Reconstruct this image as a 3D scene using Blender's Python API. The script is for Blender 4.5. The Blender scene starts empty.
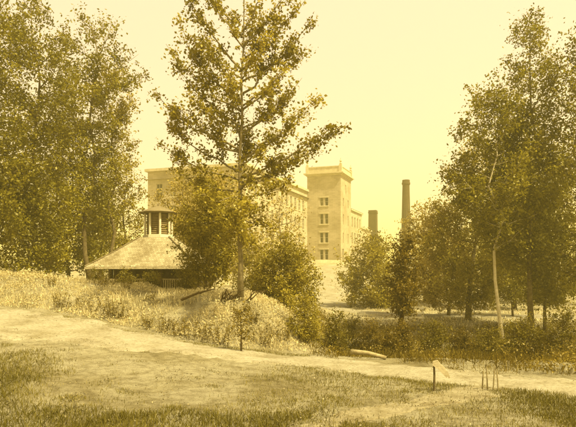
import bpy, bmesh, math, random
import numpy as np
from mathutils import Vector

R = math.radians
SC = bpy.context.scene
COL = SC.collection
rng = np.random.default_rng(7)
rnd = random.Random(11)
F = 600.0            # focal length in photo pixels
CAMZ = 3.0
HORIZON = 275.0

# ------------------------------------------------------------------ helpers
def W(px, py, Y):
    return Vector(((px - 288.0) / F * Y, Y, CAMZ + (HORIZON - py) / F * Y))

def PX(px, Y):
    return (px - 288.0) / F * Y

def link(o, parent=None):
    COL.objects.link(o)
    if parent is not None:
        o.parent = parent
    return o

def tag(o, label=None, cat=None, group=None, kind=None):
    if label: o['label'] = label
    if cat: o['category'] = cat
    if group: o['group'] = group
    if kind: o['kind'] = kind
    return o

def empty(name, loc, rz=0.0):
    o = bpy.data.objects.new(name, None)
    o.location = loc
    o.rotation_euler = (0, 0, rz)
    o.empty_display_size = 0.3
    return link(o)

def obj_bm(name, bm, m, parent=None, smooth=False, loc=None):
    me = bpy.data.meshes.new(name)
    bmesh.ops.recalc_face_normals(bm, faces=bm.faces[:])
    bm.to_mesh(me); bm.free()
    if smooth:
        for p in me.polygons: p.use_smooth = True
    me.materials.append(m)
    o = bpy.data.objects.new(name, me)
    if loc is not None: o.location = loc
    return link(o, parent)

def mesh_np(name, verts, sides, m, parent=None, tone=None, loc=None, faces=None):
    """verts (N,3); consecutive runs of `sides` vertices form the faces (or explicit faces)."""
    me = bpy.data.meshes.new(name)
    verts = np.ascontiguousarray(verts, dtype=np.float32)
    nv = len(verts)
    me.vertices.add(nv)
    me.vertices.foreach_set('co', verts.ravel())
    if faces is None:
        idx = np.arange(nv, dtype=np.int32)
    else:
        idx = np.ascontiguousarray(faces, dtype=np.int32).ravel()
    nf = len(idx) // sides
    me.loops.add(len(idx))
    me.loops.foreach_set('vertex_index', idx)
    me.polygons.add(nf)
    me.polygons.foreach_set('loop_start', np.arange(0, nf * sides, sides, dtype=np.int32))
    me.polygons.foreach_set('loop_total', np.full(nf, sides, dtype=np.int32))
    if tone is not None:
        a = me.attributes.new('tone', 'FLOAT', 'POINT')
        a.data.foreach_set('value', np.ascontiguousarray(tone, dtype=np.float32))
    me.update(calc_edges=True)
    me.validate()
    me.materials.append(m)
    o = bpy.data.objects.new(name, me)
    if loc is not None: o.location = loc
    return link(o, parent)

def box(bm, x0, x1, y0, y1, z0, z1):
    vs = [bm.verts.new(p) for p in ((x0,y0,z0),(x1,y0,z0),(x1,y1,z0),(x0,y1,z0),
                                    (x0,y0,z1),(x1,y0,z1),(x1,y1,z1),(x0,y1,z1))]
    for f in ((0,3,2,1),(4,5,6,7),(0,1,5,4),(1,2,6,5),(2,3,7,6),(3,0,4,7)):
        bm.faces.new([vs[i] for i in f])

def tube(bm, pts, rads, n=7, cap=True):
    pts = [Vector(p) for p in pts]
    rings = []
    for i, p in enumerate(pts):
        d = (pts[min(i+1, len(pts)-1)] - pts[max(i-1, 0)])
        if d.length < 1e-6: d = Vector((0,0,1))
        d.normalize()
        a = Vector((0,1,0)) if abs(d.y) < 0.9 else Vector((1,0,0))
        u = d.cross(a).normalized(); v = d.cross(u).normalized()
        rings.append([bm.verts.new(p + (u*math.cos(2*math.pi*k/n) + v*math.sin(2*math.pi*k/n)) * rads[i]) for k in range(n)])
    for a, b in zip(rings[:-1], rings[1:]):
        for k in range(n):
            bm.faces.new((a[k], a[(k+1)%n], b[(k+1)%n], b[k]))
    if cap:
        bm.faces.new(rings[0][::-1]); bm.faces.new(rings[-1])

def lathe(bm, prof, n=12, cx=0, cy=0, rot=0.0):
    rings = []
    for r, z in prof:
        if r < 1e-5:
            rings.append([bm.verts.new((cx, cy, z))])
        else:
            rings.append([bm.verts.new((cx + r*math.cos(rot+2*math.pi*k/n), cy + r*math.sin(rot+2*math.pi*k/n), z)) for k in range(n)])
    for a, b in zip(rings[:-1], rings[1:]):
        for k in range(n):
            k2 = (k+1) % n
            if len(a) == 1 and len(b) == 1: continue
            if len(a) == 1: bm.faces.new((a[0], b[k2], b[k]))
            elif len(b) == 1: bm.faces.new((a[k], a[k2], b[0]))
            else: bm.faces.new((a[k], a[k2], b[k2], b[k]))
    if len(rings[0]) > 1: bm.faces.new(rings[0][::-1])
    if len(rings[-1]) > 1: bm.faces.new(rings[-1])

# ------------------------------------------------------------------ materials
def nodes_of(name):
    m = bpy.data.materials.new(name); m.use_nodes = True
    nt = m.node_tree; b = nt.nodes['Principled BSDF']
    b.inputs['Specular IOR Level'].default_value = 0.15
    return m, nt, b

def ramp(nt, fac, stops):
    r = nt.nodes.new('ShaderNodeValToRGB')
    els = r.color_ramp.elements
    while len(els) < len(stops): els.new(0.5)
    for e, (p, c) in zip(els, stops):
        e.position = p; e.color = (*c, 1)
    nt.links.new(fac, r.inputs['Fac'])
    return r.outputs['Color']

def noise(nt, scale, detail=5, rough=0.6, vec=None, dist=0.0):
    n = nt.nodes.new('ShaderNodeTexNoise')
    n.inputs['Scale'].default_value = scale
    n.inputs['Detail'].default_value = detail
    n.inputs['Roughness'].default_value = rough
    n.inputs['Distortion'].default_value = dist
    if vec is None:
        tc = nt.nodes.new('ShaderNodeTexCoord'); vec = tc.outputs['Object']
    nt.links.new(vec, n.inputs['Vector'])
    return n.outputs['Fac']

def mix(nt, fac, a, b, mode='MIX'):
    m = nt.nodes.new('ShaderNodeMix'); m.data_type = 'RGBA'; m.blend_type = mode
    for s, v in ((m.inputs[0], fac), (m.inputs[6], a), (m.inputs[7], b)):
        if isinstance(v, (int, float)): s.default_value = v
        elif isinstance(v, tuple): s.default_value = (*v, 1)
        else: nt.links.new(v, s)
    return m.outputs[2]

def bump(nt, b, h, strength=0.5, dist=0.05):
    n = nt.nodes.new('ShaderNodeBump')
    n.inputs['Strength'].default_value = strength
    n.inputs['Distance'].default_value = dist
    nt.links.new(h, n.inputs['Height']); nt.links.new(n.outputs['Normal'], b.inputs['Normal'])

def mat_noise(name, stops, scale=2.0, scale2=None, rough=0.9, bs=0.4, bd=0.03, mult=None):
    m, nt, b = nodes_of(name)
    f = noise(nt, scale, 7, 0.65)
    c = ramp(nt, f, stops)
    if scale2:
        f2 = noise(nt, scale2, 4, 0.7)
        c = mix(nt, 0.55, c, ramp(nt, f2, mult or [(0.3, (.55,.52,.45)), (0.7, (1,1,1))]), 'MULTIPLY')
        bump(nt, b, f2, bs, bd)
    else:
        bump(nt, b, f, bs, bd)
    nt.links.new(c, b.inputs['Base Color'])
    b.inputs['Roughness'].default_value = rough
    return m

def mat_leaf(name, dark, light, trans=0.42):
    m = bpy.data.materials.new(name); m.use_nodes = True
    nt = m.node_tree; nt.nodes.clear()
    out = nt.nodes.new('ShaderNodeOutputMaterial')
    at = nt.nodes.new('ShaderNodeAttribute'); at.attribute_name = 'tone'
    c = ramp(nt, at.outputs['Fac'], [(0.0, dark), (1.0, light)])
    d = nt.nodes.new('ShaderNodeBsdfDiffuse'); t = nt.nodes.new('ShaderNodeBsdfTranslucent')
    g = nt.nodes.new('ShaderNodeBsdfGlossy'); g.inputs['Roughness'].default_value = 0.45
    g.inputs['Color'].default_value = (.9, .85, .6, 1)
    nt.links.new(c, d.inputs['Color']); nt.links.new(c, t.inputs['Color'])
    s = nt.nodes.new('ShaderNodeMixShader'); s.inputs[0].default_value = trans
    nt.links.new(d.outputs[0], s.inputs[1]); nt.links.new(t.outputs[0], s.inputs[2])
    s2 = nt.nodes.new('ShaderNodeMixShader'); s2.inputs[0].default_value = 0.02
    nt.links.new(s.outputs[0], s2.inputs[1]); nt.links.new(g.outputs[0], s2.inputs[2])
    nt.links.new(s2.outputs[0], out.inputs['Surface'])
    return m

M = {}
M['leaf_mid']   = mat_leaf('leaf_mid',   (.150,.116,.0055), (.39,.31,.031))
M['leaf_olive'] = mat_leaf('leaf_olive', (.110,.091,.0034), (.265,.217,.012))
M['leaf_pale']  = mat_leaf('leaf_pale',  (.20,.145,.018), (.52,.40,.085))
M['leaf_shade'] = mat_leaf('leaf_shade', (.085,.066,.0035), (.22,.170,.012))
M['leaf_red']   = mat_leaf('leaf_red',   (.080,.056,.0035), (.20,.135,.010))
M['straw']      = mat_leaf('straw',      (.30,.24,.075), (.80,.70,.38), 0.38)
M['bramble']    = mat_leaf('bramble',    (.20,.152,.040), (.68,.58,.28), .35)
M['litter']     = mat_leaf('litter',     (.07,.052,.012), (.40,.33,.15), .1)
M['turf']       = mat_leaf('turf',       (.095,.078,.0065), (.32,.26,.055), 0.3)
M['weed']       = mat_leaf('weed',       (.095,.066,.0050), (.30,.215,.025), 0.3)
M['bark']       = mat_noise('bark', [(0.3,(.07,.048,.016)),(0.7,(.20,.15,.055))], 6, 30, bs=.8)
M['bark_grey']  = mat_noise('bark_grey', [(0.3,(.13,.10,.04)),(0.7,(.33,.27,.13))], 4, 22, bs=.9)
M['bark_pale']  = mat_noise('bark_pale', [(0.3,(.22,.17,.07)),(0.7,(.42,.35,.17))], 5, 24, bs=.6)
M['bark_birch'] = mat_noise('bark_birch', [(0.3,(.42,.35,.19)),(0.7,(.68,.60,.38))], 5, 24, bs=.4)
M['bark_red']   = mat_noise('bark_red', [(0.3,(.050,.024,.006)),(0.7,(.105,.052,.014))], 6, 30, bs=.8)
M['wood_pale']  = mat_noise('wood_pale', [(0.3,(.34,.28,.14)),(0.7,(.60,.52,.30))], 4, 20)
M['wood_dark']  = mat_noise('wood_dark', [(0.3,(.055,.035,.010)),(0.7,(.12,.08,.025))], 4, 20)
M['louvre']     = mat_noise('louvre_wood', [(0.3,(.16,.115,.04)),(0.7,(.26,.20,.08))], 4, 20)
M['white_paint']= mat_noise('white_paint', [(0.3,(.56,.50,.31)),(0.7,(.74,.68,.46))], 2, 18, bs=.15)
M['stone_trim'] = mat_noise('stone_trim', [(0.3,(.42,.36,.20)),(0.7,(.60,.53,.32))], 1.2, 9, bs=.2)
M['glass_dark'] = nodes_of('glass_dark')[0]
_b = M['glass_dark'].node_tree.nodes['Principled BSDF']
_nt = M['glass_dark'].node_tree; _oi = _nt.nodes.new('ShaderNodeObjectInfo')
_nt.links.new(ramp(_nt, _oi.outputs['Random'], [(0.0,(.02,.014,.004)),(0.6,(.06,.045,.015)),(1.0,(.22,.18,.09))]), _b.inputs['Base Color']); _b.inputs['Roughness'].default_value = 0.25  # random pane tones: blinds, and reflections put into the colour
M['roof_metal'] = mat_noise('roof_metal', [(0.3,(.24,.19,.09)),(0.7,(.34,.28,.14))], .6, 6)

def mat_masonry(name, c0, c1, mortar, scale, bw=.5, rh=.25):
    m, nt, b = nodes_of(name)
    tc = nt.nodes.new('ShaderNodeTexCoord')
    # rotate so that bricks run on vertical faces: (x+y, z)
    sep = nt.nodes.new('ShaderNodeSeparateXYZ'); nt.links.new(tc.outputs['Object'], sep.inputs[0])
    add = nt.nodes.new('ShaderNodeMath'); add.operation = 'ADD'
    nt.links.new(sep.outputs['X'], add.inputs[0]); nt.links.new(sep.outputs['Y'], add.inputs[1])
    com = nt.nodes.new('ShaderNodeCombineXYZ')
    nt.links.new(add.outputs[0], com.inputs['X']); nt.links.new(sep.outputs['Z'], com.inputs['Y'])
    br = nt.nodes.new('ShaderNodeTexBrick')
    br.inputs['Scale'].default_value = scale
    br.inputs['Brick Width'].default_value = bw; br.inputs['Row Height'].default_value = rh
    br.inputs['Mortar Size'].default_value = 0.012
    br.inputs['Color1'].default_value = (*c0,1); br.inputs['Color2'].default_value = (*c1,1); br.inputs['Mortar'].default_value = (*mortar,1)
    nt.links.new(com.outputs[0], br.inputs['Vector'])
    f = noise(nt, .22, 8, .7)
    st = ramp(nt, f, [(0.34,(.62,.57,.46)),(0.62,(1.05,1.03,1.0))])
    c = mix(nt, 0.8, br.outputs['Color'], st, 'MULTIPLY')
    nt.links.new(c, b.inputs['Base Color'])
    b.inputs['Roughness'].default_value = .92
    bump(nt, b, br.outputs['Fac'], .3, .02)
    return m
M['mill_stone'] = mat_masonry('mill_stone', (.38,.325,.19), (.46,.40,.245), (.48,.42,.27), .8)
M['tower_stone'] = mat_masonry('tower_stone', (.34,.285,.165), (.42,.36,.215), (.45,.39,.25), .8)
M['chimney_brick'] = mat_masonry('chimney_brick', (.04,.027,.008), (.07,.047,.015), (.09,.066,.025), 2.0)

def mat_shingle():
    m, nt, b = nodes_of('shingle')
    tc = nt.nodes.new('ShaderNodeTexCoord')
    uv = nt.nodes.new('ShaderNodeUVMap'); uv.uv_map = 'UVMap'
    br = nt.nodes.new('ShaderNodeTexBrick')
    br.inputs['Scale'].default_value = 1.0
    br.inputs['Brick Width'].default_value = .16; br.inputs['Row Height'].default_value = .16
    br.inputs['Mortar Size'].default_value = .006
    br.inputs['Color1'].default_value = (.23,.19,.095,1); br.inputs['Color2'].default_value = (.34,.30,.17,1)
    br.inputs['Mortar'].default_value = (.17,.135,.06,1)
    nt.links.new(uv.outputs[0], br.inputs['Vector'])
    f = noise(nt, .9, 7, .7)
    st = ramp(nt, f, [(0.34,(.50,.43,.30)),(0.56,(1.05,1.05,1.05))])
    nt.links.new(mix(nt, .8, br.outputs['Color'], st, 'MULTIPLY'), b.inputs['Base Color'])
    b.inputs['Roughness'].default_value = .9
    bump(nt, b, br.outputs['Fac'], .6, .03)
    return m
M['shingle'] = mat_shingle()

def mat_ground():
    m, nt, b = nodes_of('ground_soil')
    f1 = noise(nt, .35, 8, .68, dist=.6)
    c = ramp(nt, f1, [(0.34,(.22,.18,.072)), (0.45,(.32,.275,.135)), (0.56,(.40,.355,.20))])
    f2 = noise(nt, 3.2, 6, .75)
    c = mix(nt, .7, c, ramp(nt, f2, [(0.36,(.42,.38,.26)), (0.56,(1,1,1))]), 'MULTIPLY')
    f3 = noise(nt, 34, 6, .8)
    c = mix(nt, .75, c, ramp(nt, f3, [(0.36,(.36,.31,.21)), (0.52,(1.15,1.15,1.15))]), 'MULTIPLY')
    nt.links.new(c, b.inputs['Base Color']); b.inputs['Roughness'].default_value = .95
    f4 = noise(nt, 9, 8, .8); bump(nt, b, f4, 1.0, .12)
    return m
M['ground'] = mat_ground()
M['track'] = mat_noise('track_dirt', [(0.35,(.14,.11,.045)),(0.5,(.21,.178,.09)),(0.68,(.28,.245,.14))], 1.4, 11, bs=.5, bd=.05, mult=[(0.36,(.5,.45,.33)),(0.55,(1,1,1))])
M['road'] = mat_noise('road_dirt', [(0.32,(.19,.158,.076)),(0.5,(.275,.243,.143)),(0.70,(.33,.30,.19))], .9, 10, bs=.7, bd=.06,
                      mult=[(0.36,(.45,.40,.28)),(0.54,(1,1,1))])

# ------------------------------------------------------------------ terrain
def table(xs, ys, lo, hi, n=2000, sig=0.0):
    g = np.linspace(lo, hi, n); v = np.interp(g, xs, ys)
    if sig > 0:
        s = sig / (g[1] - g[0]); k = np.arange(-int(4*s), int(4*s)+1)
        w = np.exp(-.5*(k/s)**2); w /= w.sum()
        v = np.convolve(np.pad(v, len(k)//2, mode='edge'), w, 'valid')
    return g, v
BASE_N = table([-20,0,12,22,24,27,36,42,50,56,80,110,135,160,300], [1.9,1.3,0,-.1,-.25,-1.05,-1.15,-.35,-.2,-.1,1.0,3.4,5.8,6.2,8], -20, 300, 4000, 1.0)
BASE_P = table([-20,0,12,22,50,56,80,110,135,160,300], [1.9,1.3,0,-.1,-.15,-.1,1.0,3.4,5.8,6.2,8], -20, 300, 4000, 1.0)
FOOTY = table([-40,-20,-11,-6.2,-1.84,.7,3], [29,28.5,27,25,23,24,24], -60, 20, 1500, .6)
FOOTZ = table([-40,-20,-11,-6.2,-1.84,.7,3], [2.3,2.0,1.38,.79,.125,-.1,-.15], -60, 20, 1500, .6)
CREST = table([-40,-20,-12,-7,-3.6,-2,-.9,-.2,.6,1.2], [3.5,3.3,2.75,2.2,2.05,2.05,1.7,1.1,.2,-.1], -60, 20, 3000, .18)
BACK = table([-40,-12,-7,-2,-.5,1.0,1.8], [2.6,2.0,1.7,1.65,1.2,.2,-.1], -60, 20, 2000, .4)
def ev(t, x): return np.interp(x, t[0], t[1])
def sm(a, b, x):
    t = np.clip((x - a) / (b - a), 0, 1); return t*t*(3-2*t)

def hgt(X, Y):
    X = np.asarray(X, float); Y = np.asarray(Y, float)
    Xs = X - np.clip(Y - 24, 0, 16) * .07
    g = sm(.4, 3.2, Xs)
    right = ev(BASE_P, Y)*(1-g) + ev(BASE_N, Y)*g
    fy = ev(FOOTY, Xs); fz = ev(FOOTZ, Xs)
    t = np.clip((Y - 11) / np.maximum(fy - 11, 1), 0, 1)
    fore = ev(BASE_P, np.minimum(Y, 11)) * (1-t) + fz * t
    up = sm(0, 3.6, Y - fy) ** .8
    cr = ev(CREST, Xs) * (1 - sm(4.2, 8, Y - fy)) + ev(BACK, Xs) * sm(4.2, 8, Y - fy)
    left = np.where(Y < fy, fore, fz + (cr - fz) * up)
    far = ev(BASE_P, Y)
    k = sm(44, 70, Y)
    left = left*(1-k) + np.maximum(far, 1.9 - .0*Y)*k*1.0 + 0*far
    lm = 1 - sm(.9, 2.2, Xs)
    h = left*lm + right*(1-lm)
    # right foreground falls a touch
    h = h - .12 * sm(2, 12, X) * (1 - sm(20, 30, Y))
    nz = (np.sin(X*1.3+.4*Y)*np.sin(Y*1.1-.3*X)*.035 + np.sin(X*3.1+1.7)*np.sin(Y*2.7+.5*X)*.02 + np.sin(X*.45)*np.sin(Y*.5+1)*.05)
    h = h + nz * (1 - sm(60, 120, Y)*.0)
    # far hinterland
    h = h + np.clip(np.hypot(X, Y) - 300, 0, None) * .004
    return h
def H(x, y): return float(hgt(x, y))

def hit(px, py, y0=8.0, y1=170.0):
    ys = np.linspace(y0, y1, 6000)
    zs = hgt((px - 288)/F*ys, ys)
    ray = CAMZ + (HORIZON - py)/F*ys
    ix = np.where(zs >= ray)[0]
    Y = ys[ix[0]] if len(ix) else y1
    return Vector((PX(px, Y), Y, H(PX(px, Y), Y)))

def grid_mesh(name, xs, ys, m, lift=0.0, kind='structure'):
    Xg, Yg = np.meshgrid(xs, ys)
    Z = hgt(Xg, Yg) + lift
    v = np.stack([Xg, Yg, Z], -1).reshape(-1, 3)
    nx, ny = len(xs), len(ys)
    i = np.arange(nx*ny).reshape(ny, nx)
    f = np.stack([i[:-1,:-1], i[:-1,1:], i[1:,1:], i[1:,:-1]], -1).reshape(-1, 4)
    o = mesh_np(name, v, 4, m, faces=f)
    o.data.polygons.foreach_set('use_smooth', np.ones(len(f), dtype=bool))
    return tag(o, kind=kind)
ax = np.concatenate([-np.geomspace(2500, 32, 26), np.linspace(-30, 30, 241), np.geomspace(32, 2500, 26)])
ay = np.concatenate([-np.geomspace(600, 12, 12), np.linspace(-10, 60, 281), np.linspace(61, 180, 90), np.geomspace(185, 3000, 24)])
grid_mesh('ground', ax, ay, M['ground'])

def strip(name, pts, widths, m, seg=140, across=15, edge=.25, lift=.035, seed=1):
    """a dirt road: a sheet that lies on the ground with edges that dip raggedly beneath it"""
    r = np.random.default_rng(seed)
    P = np.array([(p.x, p.y) for p in pts]); d = np.r_[0, np.cumsum(np.hypot(*np.diff(P, axis=0).T))]
    s = np.linspace(0, d[-1], seg)
    g = table(d, P[:,0], 0, d[-1], 800, d[-1]*.02); cx = np.interp(s, *g)
    g = table(d, P[:,1], 0, d[-1], 800, d[-1]*.02); cy = np.interp(s, *g)
    w = np.interp(s, d, widths)
    tx, ty = np.gradient(cx), np.gradient(cy); L = np.hypot(tx, ty); nx, ny = -ty/L, tx/L
    u = np.linspace(-1, 1, across)
    wob = 1 + .22*np.sin(s*1.7+seed) * .6 + r.normal(0, .09, seg)
    X = cx[:,None] + nx[:,None]*u*w[:,None]*wob[:,None]; Y = cy[:,None] + ny[:,None]*u*w[:,None]*wob[:,None]
    dip = lift - (np.abs(u)**6)[None,:]*(lift+.05) + r.normal(0, .008, X.shape)
    ruts = -.03*np.exp(-((np.abs(u)-.45)/.13)**2)[None,:]
    Z = hgt(X, Y) + dip + ruts*.6 + .012
    Z[:,0] -= .05; Z[:,-1] -= .05
    v = np.stack([X,Y,Z],-1).reshape(-1,3); i = np.arange(seg*across).reshape(seg, across)
    f = np.stack([i[:-1,:-1], i[:-1,1:], i[1:,1:], i[1:,:-1]], -1).reshape(-1,4)
    o = mesh_np(name, v, 4, m, faces=f)
    o.data.polygons.foreach_set('use_smooth', np.ones(len(f), dtype=bool))
    return tag(o, kind='structure')
road_px = [(-90,317),(-20,320),(40,326),(110,337),(180,347.5),(240,355.5),(300,361.5),(360,367),(430,375),(500,383),(576,391),(680,402)]
road_pts = [hit(*p) for p in road_px]
strip('road', road_pts, [2.7,2.7,2.6,2.3,1.9,1.6,1.5,1.45,1.5,1.55,1.5,1.5], M['road'], seed=3)
track_pts = [hit(*p) for p in [(520,384),(492,389),(470,394),(440,400),(400,407),(350,418),(300,432)]]
strip('track', track_pts, [.9,.9,.75,.6,.5,.45,.4], M['track'], seed=9, lift=.018)
path_pts = [W(620,318,46), W(540,317.5,47), W(480,317,47), W(420,315,48), W(370,311.5,50), W(335,307,55), W(326,300,63), W(330,290,80), W(336,276,108), W(340,267,128)]
strip('path', path_pts, [1.4,1.6,1.6,1.5,1.3,1.3,1.7,2.4,3.2,3.8], M['road'], seed=5, lift=.06)

# ------------------------------------------------------------------ leaves & trees
def leaf_quads(C, size, asp=.62, up=.5, r=rng, droop=0.0):
    n = len(C)
    nrm = r.normal(size=(n,3)); nrm[:,2] += up*np.sign(r.random(n)-.15)*1.2
    nrm /= np.linalg.norm(nrm, axis=1, keepdims=True)
    t = r.normal(size=(n,3)); t[:,2] -= droop
    t -= nrm*(t*nrm).sum(1, keepdims=True); t /= np.linalg.norm(t, axis=1, keepdims=True)+1e-9
    b = np.cross(nrm, t)
    s = (size * r.uniform(.6, 1.35, n))[:,None]
    v = np.stack([C - t*s*.5, C + b*s*asp*.5 + t*s*.05 + nrm*s*.08, C + t*s*.55, C - b*s*asp*.5 + t*s*.05 + nrm*s*.08], 1)
    return v.reshape(-1, 3)

def poly_at(pts, t):
    k = t*(len(pts)-1); i = min(int(k), len(pts)-2); f = k-i
    return pts[i]*(1-f) + pts[i+1]*f

def build_tree(name, label, cat, base, group, limbs, trunk_pts, trunk_r, leaf_m, bark_m, n_leaf, leaf, spread, seed,
               twig_len=.32, twigs=7, up=.5, asp=.62, droop=0.0, crown='crown', trunk='trunk', tip_bias=.7, trunk_leaf=0.0, twig_up=.15, fine=(1.45,.86,16,1.05)):
    """limbs: list of point lists (world, Vector). Leaves gather round limbs and twigs."""
    n_leaf = int(n_leaf*fine[0]); leaf0 = leaf; leaf = leaf*fine[1]
    r = np.random.default_rng(seed); q = random.Random(seed)
    root = empty(name, base); tag(root, label, cat, group)
    b = Vector(base)
    bm = bmesh.new()
    tp = [p - b for p in trunk_pts]
    n = len(tp)
    rad = [trunk_r*(1 - .88*(i/(n-1))**.9) for i in range(n)]; rad[0] *= 1.35
    tp[0] = tp[0] - Vector((0,0,.25))
    tube(bm, tp, rad, 9)
    segs = []       # (p0,p1,weight,tone,spread)
    tt = sum((tp[i+1]-tp[i]).length for i in range(n-1))
    for L in limbs:
        L = [p - b for p in L]
        ln = sum((L[i+1]-L[i]).length for i in range(len(L)-1))
        r0 = max(.012, min(trunk_r*.45, .010 + .011*ln))
        tube(bm, L, [r0*(1-.85*i/(len(L)-1)) for i in range(len(L))], 5)
        ltone = q.gauss(0, .16)
        d = (L[-1]-L[0])
        for i in range(len(L)-1):
            w = .35 + tip_bias*(i/(len(L)-1))
            segs.append((L[i], L[i+1], w*(L[i+1]-L[i]).length, ltone, spread*.8))
        for k in range(twigs):
            t = q.uniform(.22, .98)
            p = poly_at(L, t)
            dn = d.normalized()
            o = Vector((q.gauss(0,1), q.gauss(0,1), q.gauss(0,.7)))
            o = (o - dn*o.dot(dn)); o.normalize()
            tl = ln*twig_len*(1.15-.75*t)*q.uniform(.55, 1.3)
            e = p + (dn*.75 + o*.8 + Vector((0,0,twig_up))).normalized()*tl
            tube(bm, [p, (p+e)*.5 + Vector((0,0,.03*tl)), e], [r0*.4*(1-.6*t), r0*.28*(1-.6*t), .006], 4, cap=False)
            tn = ltone + q.gauss(0,.12)
            segs.append((p, (p+e)*.5, tl*.4, tn, spread)); segs.append(((p+e)*.5, e, tl*.75, tn, spread))
    if trunk_leaf > 0:
        for i in range(n//3, n-1):
            segs.append((tp[i], tp[i+1], trunk_leaf*(tp[i+1]-tp[i]).length, q.gauss(0,.1), spread*1.4))
    obj_bm(trunk, bm, bark_m, root, smooth=True)
    A = np.array([s[0] for s in segs]); B = np.array([s[1] for s in segs]); w = np.array([s[2] for s in segs]); w /= w.sum()
    tn = np.array([s[3] for s in segs]); sp = np.array([s[4] for s in segs])
    # clumps of leaves on the segments
    nc = max(30, n_leaf//fine[2])
    ix = r.choice(len(segs), nc, p=w); u = r.random(nc)[:,None]
    CC = A[ix]*(1-u) + B[ix]*u + r.normal(size=(nc,3))*sp[ix][:,None]
    ctn = tn[ix] + r.normal(0,.16,nc)
    jx = r.integers(0, nc, n_leaf)
    C = CC[jx] + r.normal(size=(n_leaf,3))*leaf0*fine[3]*r.uniform(.4,1.45,nc)[jx][:,None]
    tone = np.clip(.45 + ctn[jx] + r.normal(0,.12,n_leaf), 0, 1)
    V = leaf_quads(C, leaf, asp, up, r, droop)
    mesh_np(crown, V, 4, leaf_m, root, np.repeat(tone, 4))
    return root

def curve_limb(p0, p1, q, sag=.12, jit=.05, n=6):
    L = (p1-p0).length; out = []
    for i in range(n):
        t = i/(n-1)
        p = p0.lerp(p1, t) + Vector((0,0,1))*(-sag*L*math.sin(math.pi*t)) + Vector((q.gauss(0,1),q.gauss(0,1),q.gauss(0,1)))*jit*L*(.3+t if 0<i<n-1 else 0)*.5
        out.append(p)
    return out

def auto_tree(name, label, px, Y, top, hw, clear, leaf_m='leaf_mid', bark='bark', n_leaf=9000, leaf=.22, spread=.35, seed=1, prof='round',
              n_limbs=26, group=None, lean=0.0, trunk_r=None, cat='tree', crown_px=None, rise=.55, base_py=None, twigs=7, up=.5, twig_up=.15, asp=.62, depth=1.0):
    q = random.Random(seed*31+5)
    x = PX(px, Y); z = H(x, Y)
    base = Vector((x, Y, z))
    zt = CAMZ + (HORIZON-top)/F*Y; zc = CAMZ + (HORIZON-clear)/F*Y
    ht = zt - z; rw = hw/F*Y
    cxo = ((crown_px if crown_px is not None else px) - px)/F*Y
    tr = trunk_r or max(.08, ht*.0095)
    tp = []
    for i in range(9):
        t = i/8
        tp.append(base + Vector((cxo*t**1.2 + lean*math.sin(t*2.2) + q.gauss(0,.012)*ht*(0<i), q.gauss(0,.012)*ht*(0<i), (ht*.96)*t)))
    limbs = []
    for k in range(n_limbs):
        f = (k + q.random())/n_limbs
        zz = zc + (zt-zc)*f
        if prof == 'round': rr = math.sin(math.pi*min(1, .12+.86*f))**.6
        elif prof == 'cone': rr = (1-f)**.75*min(1, .5+f*4)
        elif prof == 'column': rr = min(1, .55+f*2)*(1-f**4)**.6
        elif prof == 'spread': rr = min(1, .35 + f*1.1)*(1-f**5*.6)
        elif prof == 'dome': rr = math.sqrt(max(.03, 1-f*f*.97))
        az = k*2.39996 + q.gauss(0,.25)
        rr *= rw*q.uniform(.72,1.12)
        rs = min(rr*rise*q.uniform(.6,1.3), max(.2, zt-zc)*.5)
        tz = max(zz - rs, z + ht*.08)
        tt = max(.05, min(.97, (tz-z)/(ht*.96)))
        p0 = poly_at(tp, tt)
        cc = poly_at(tp, min(.99, max(0.05, (zz-z)/(ht*.96))))
        p1 = Vector((cc.x + math.cos(az)*rr, cc.y + math.sin(az)*rr*depth, zz))
        limbs.append(curve_limb(p0, p1, q, sag=.06))
    return build_tree(name, label, cat, base, group, limbs, tp, tr, M[leaf_m], M[bark], n_leaf, leaf, spread, seed,
                      trunk_leaf=.25, twigs=twigs, up=up, twig_up=twig_up, asp=asp)

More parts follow.
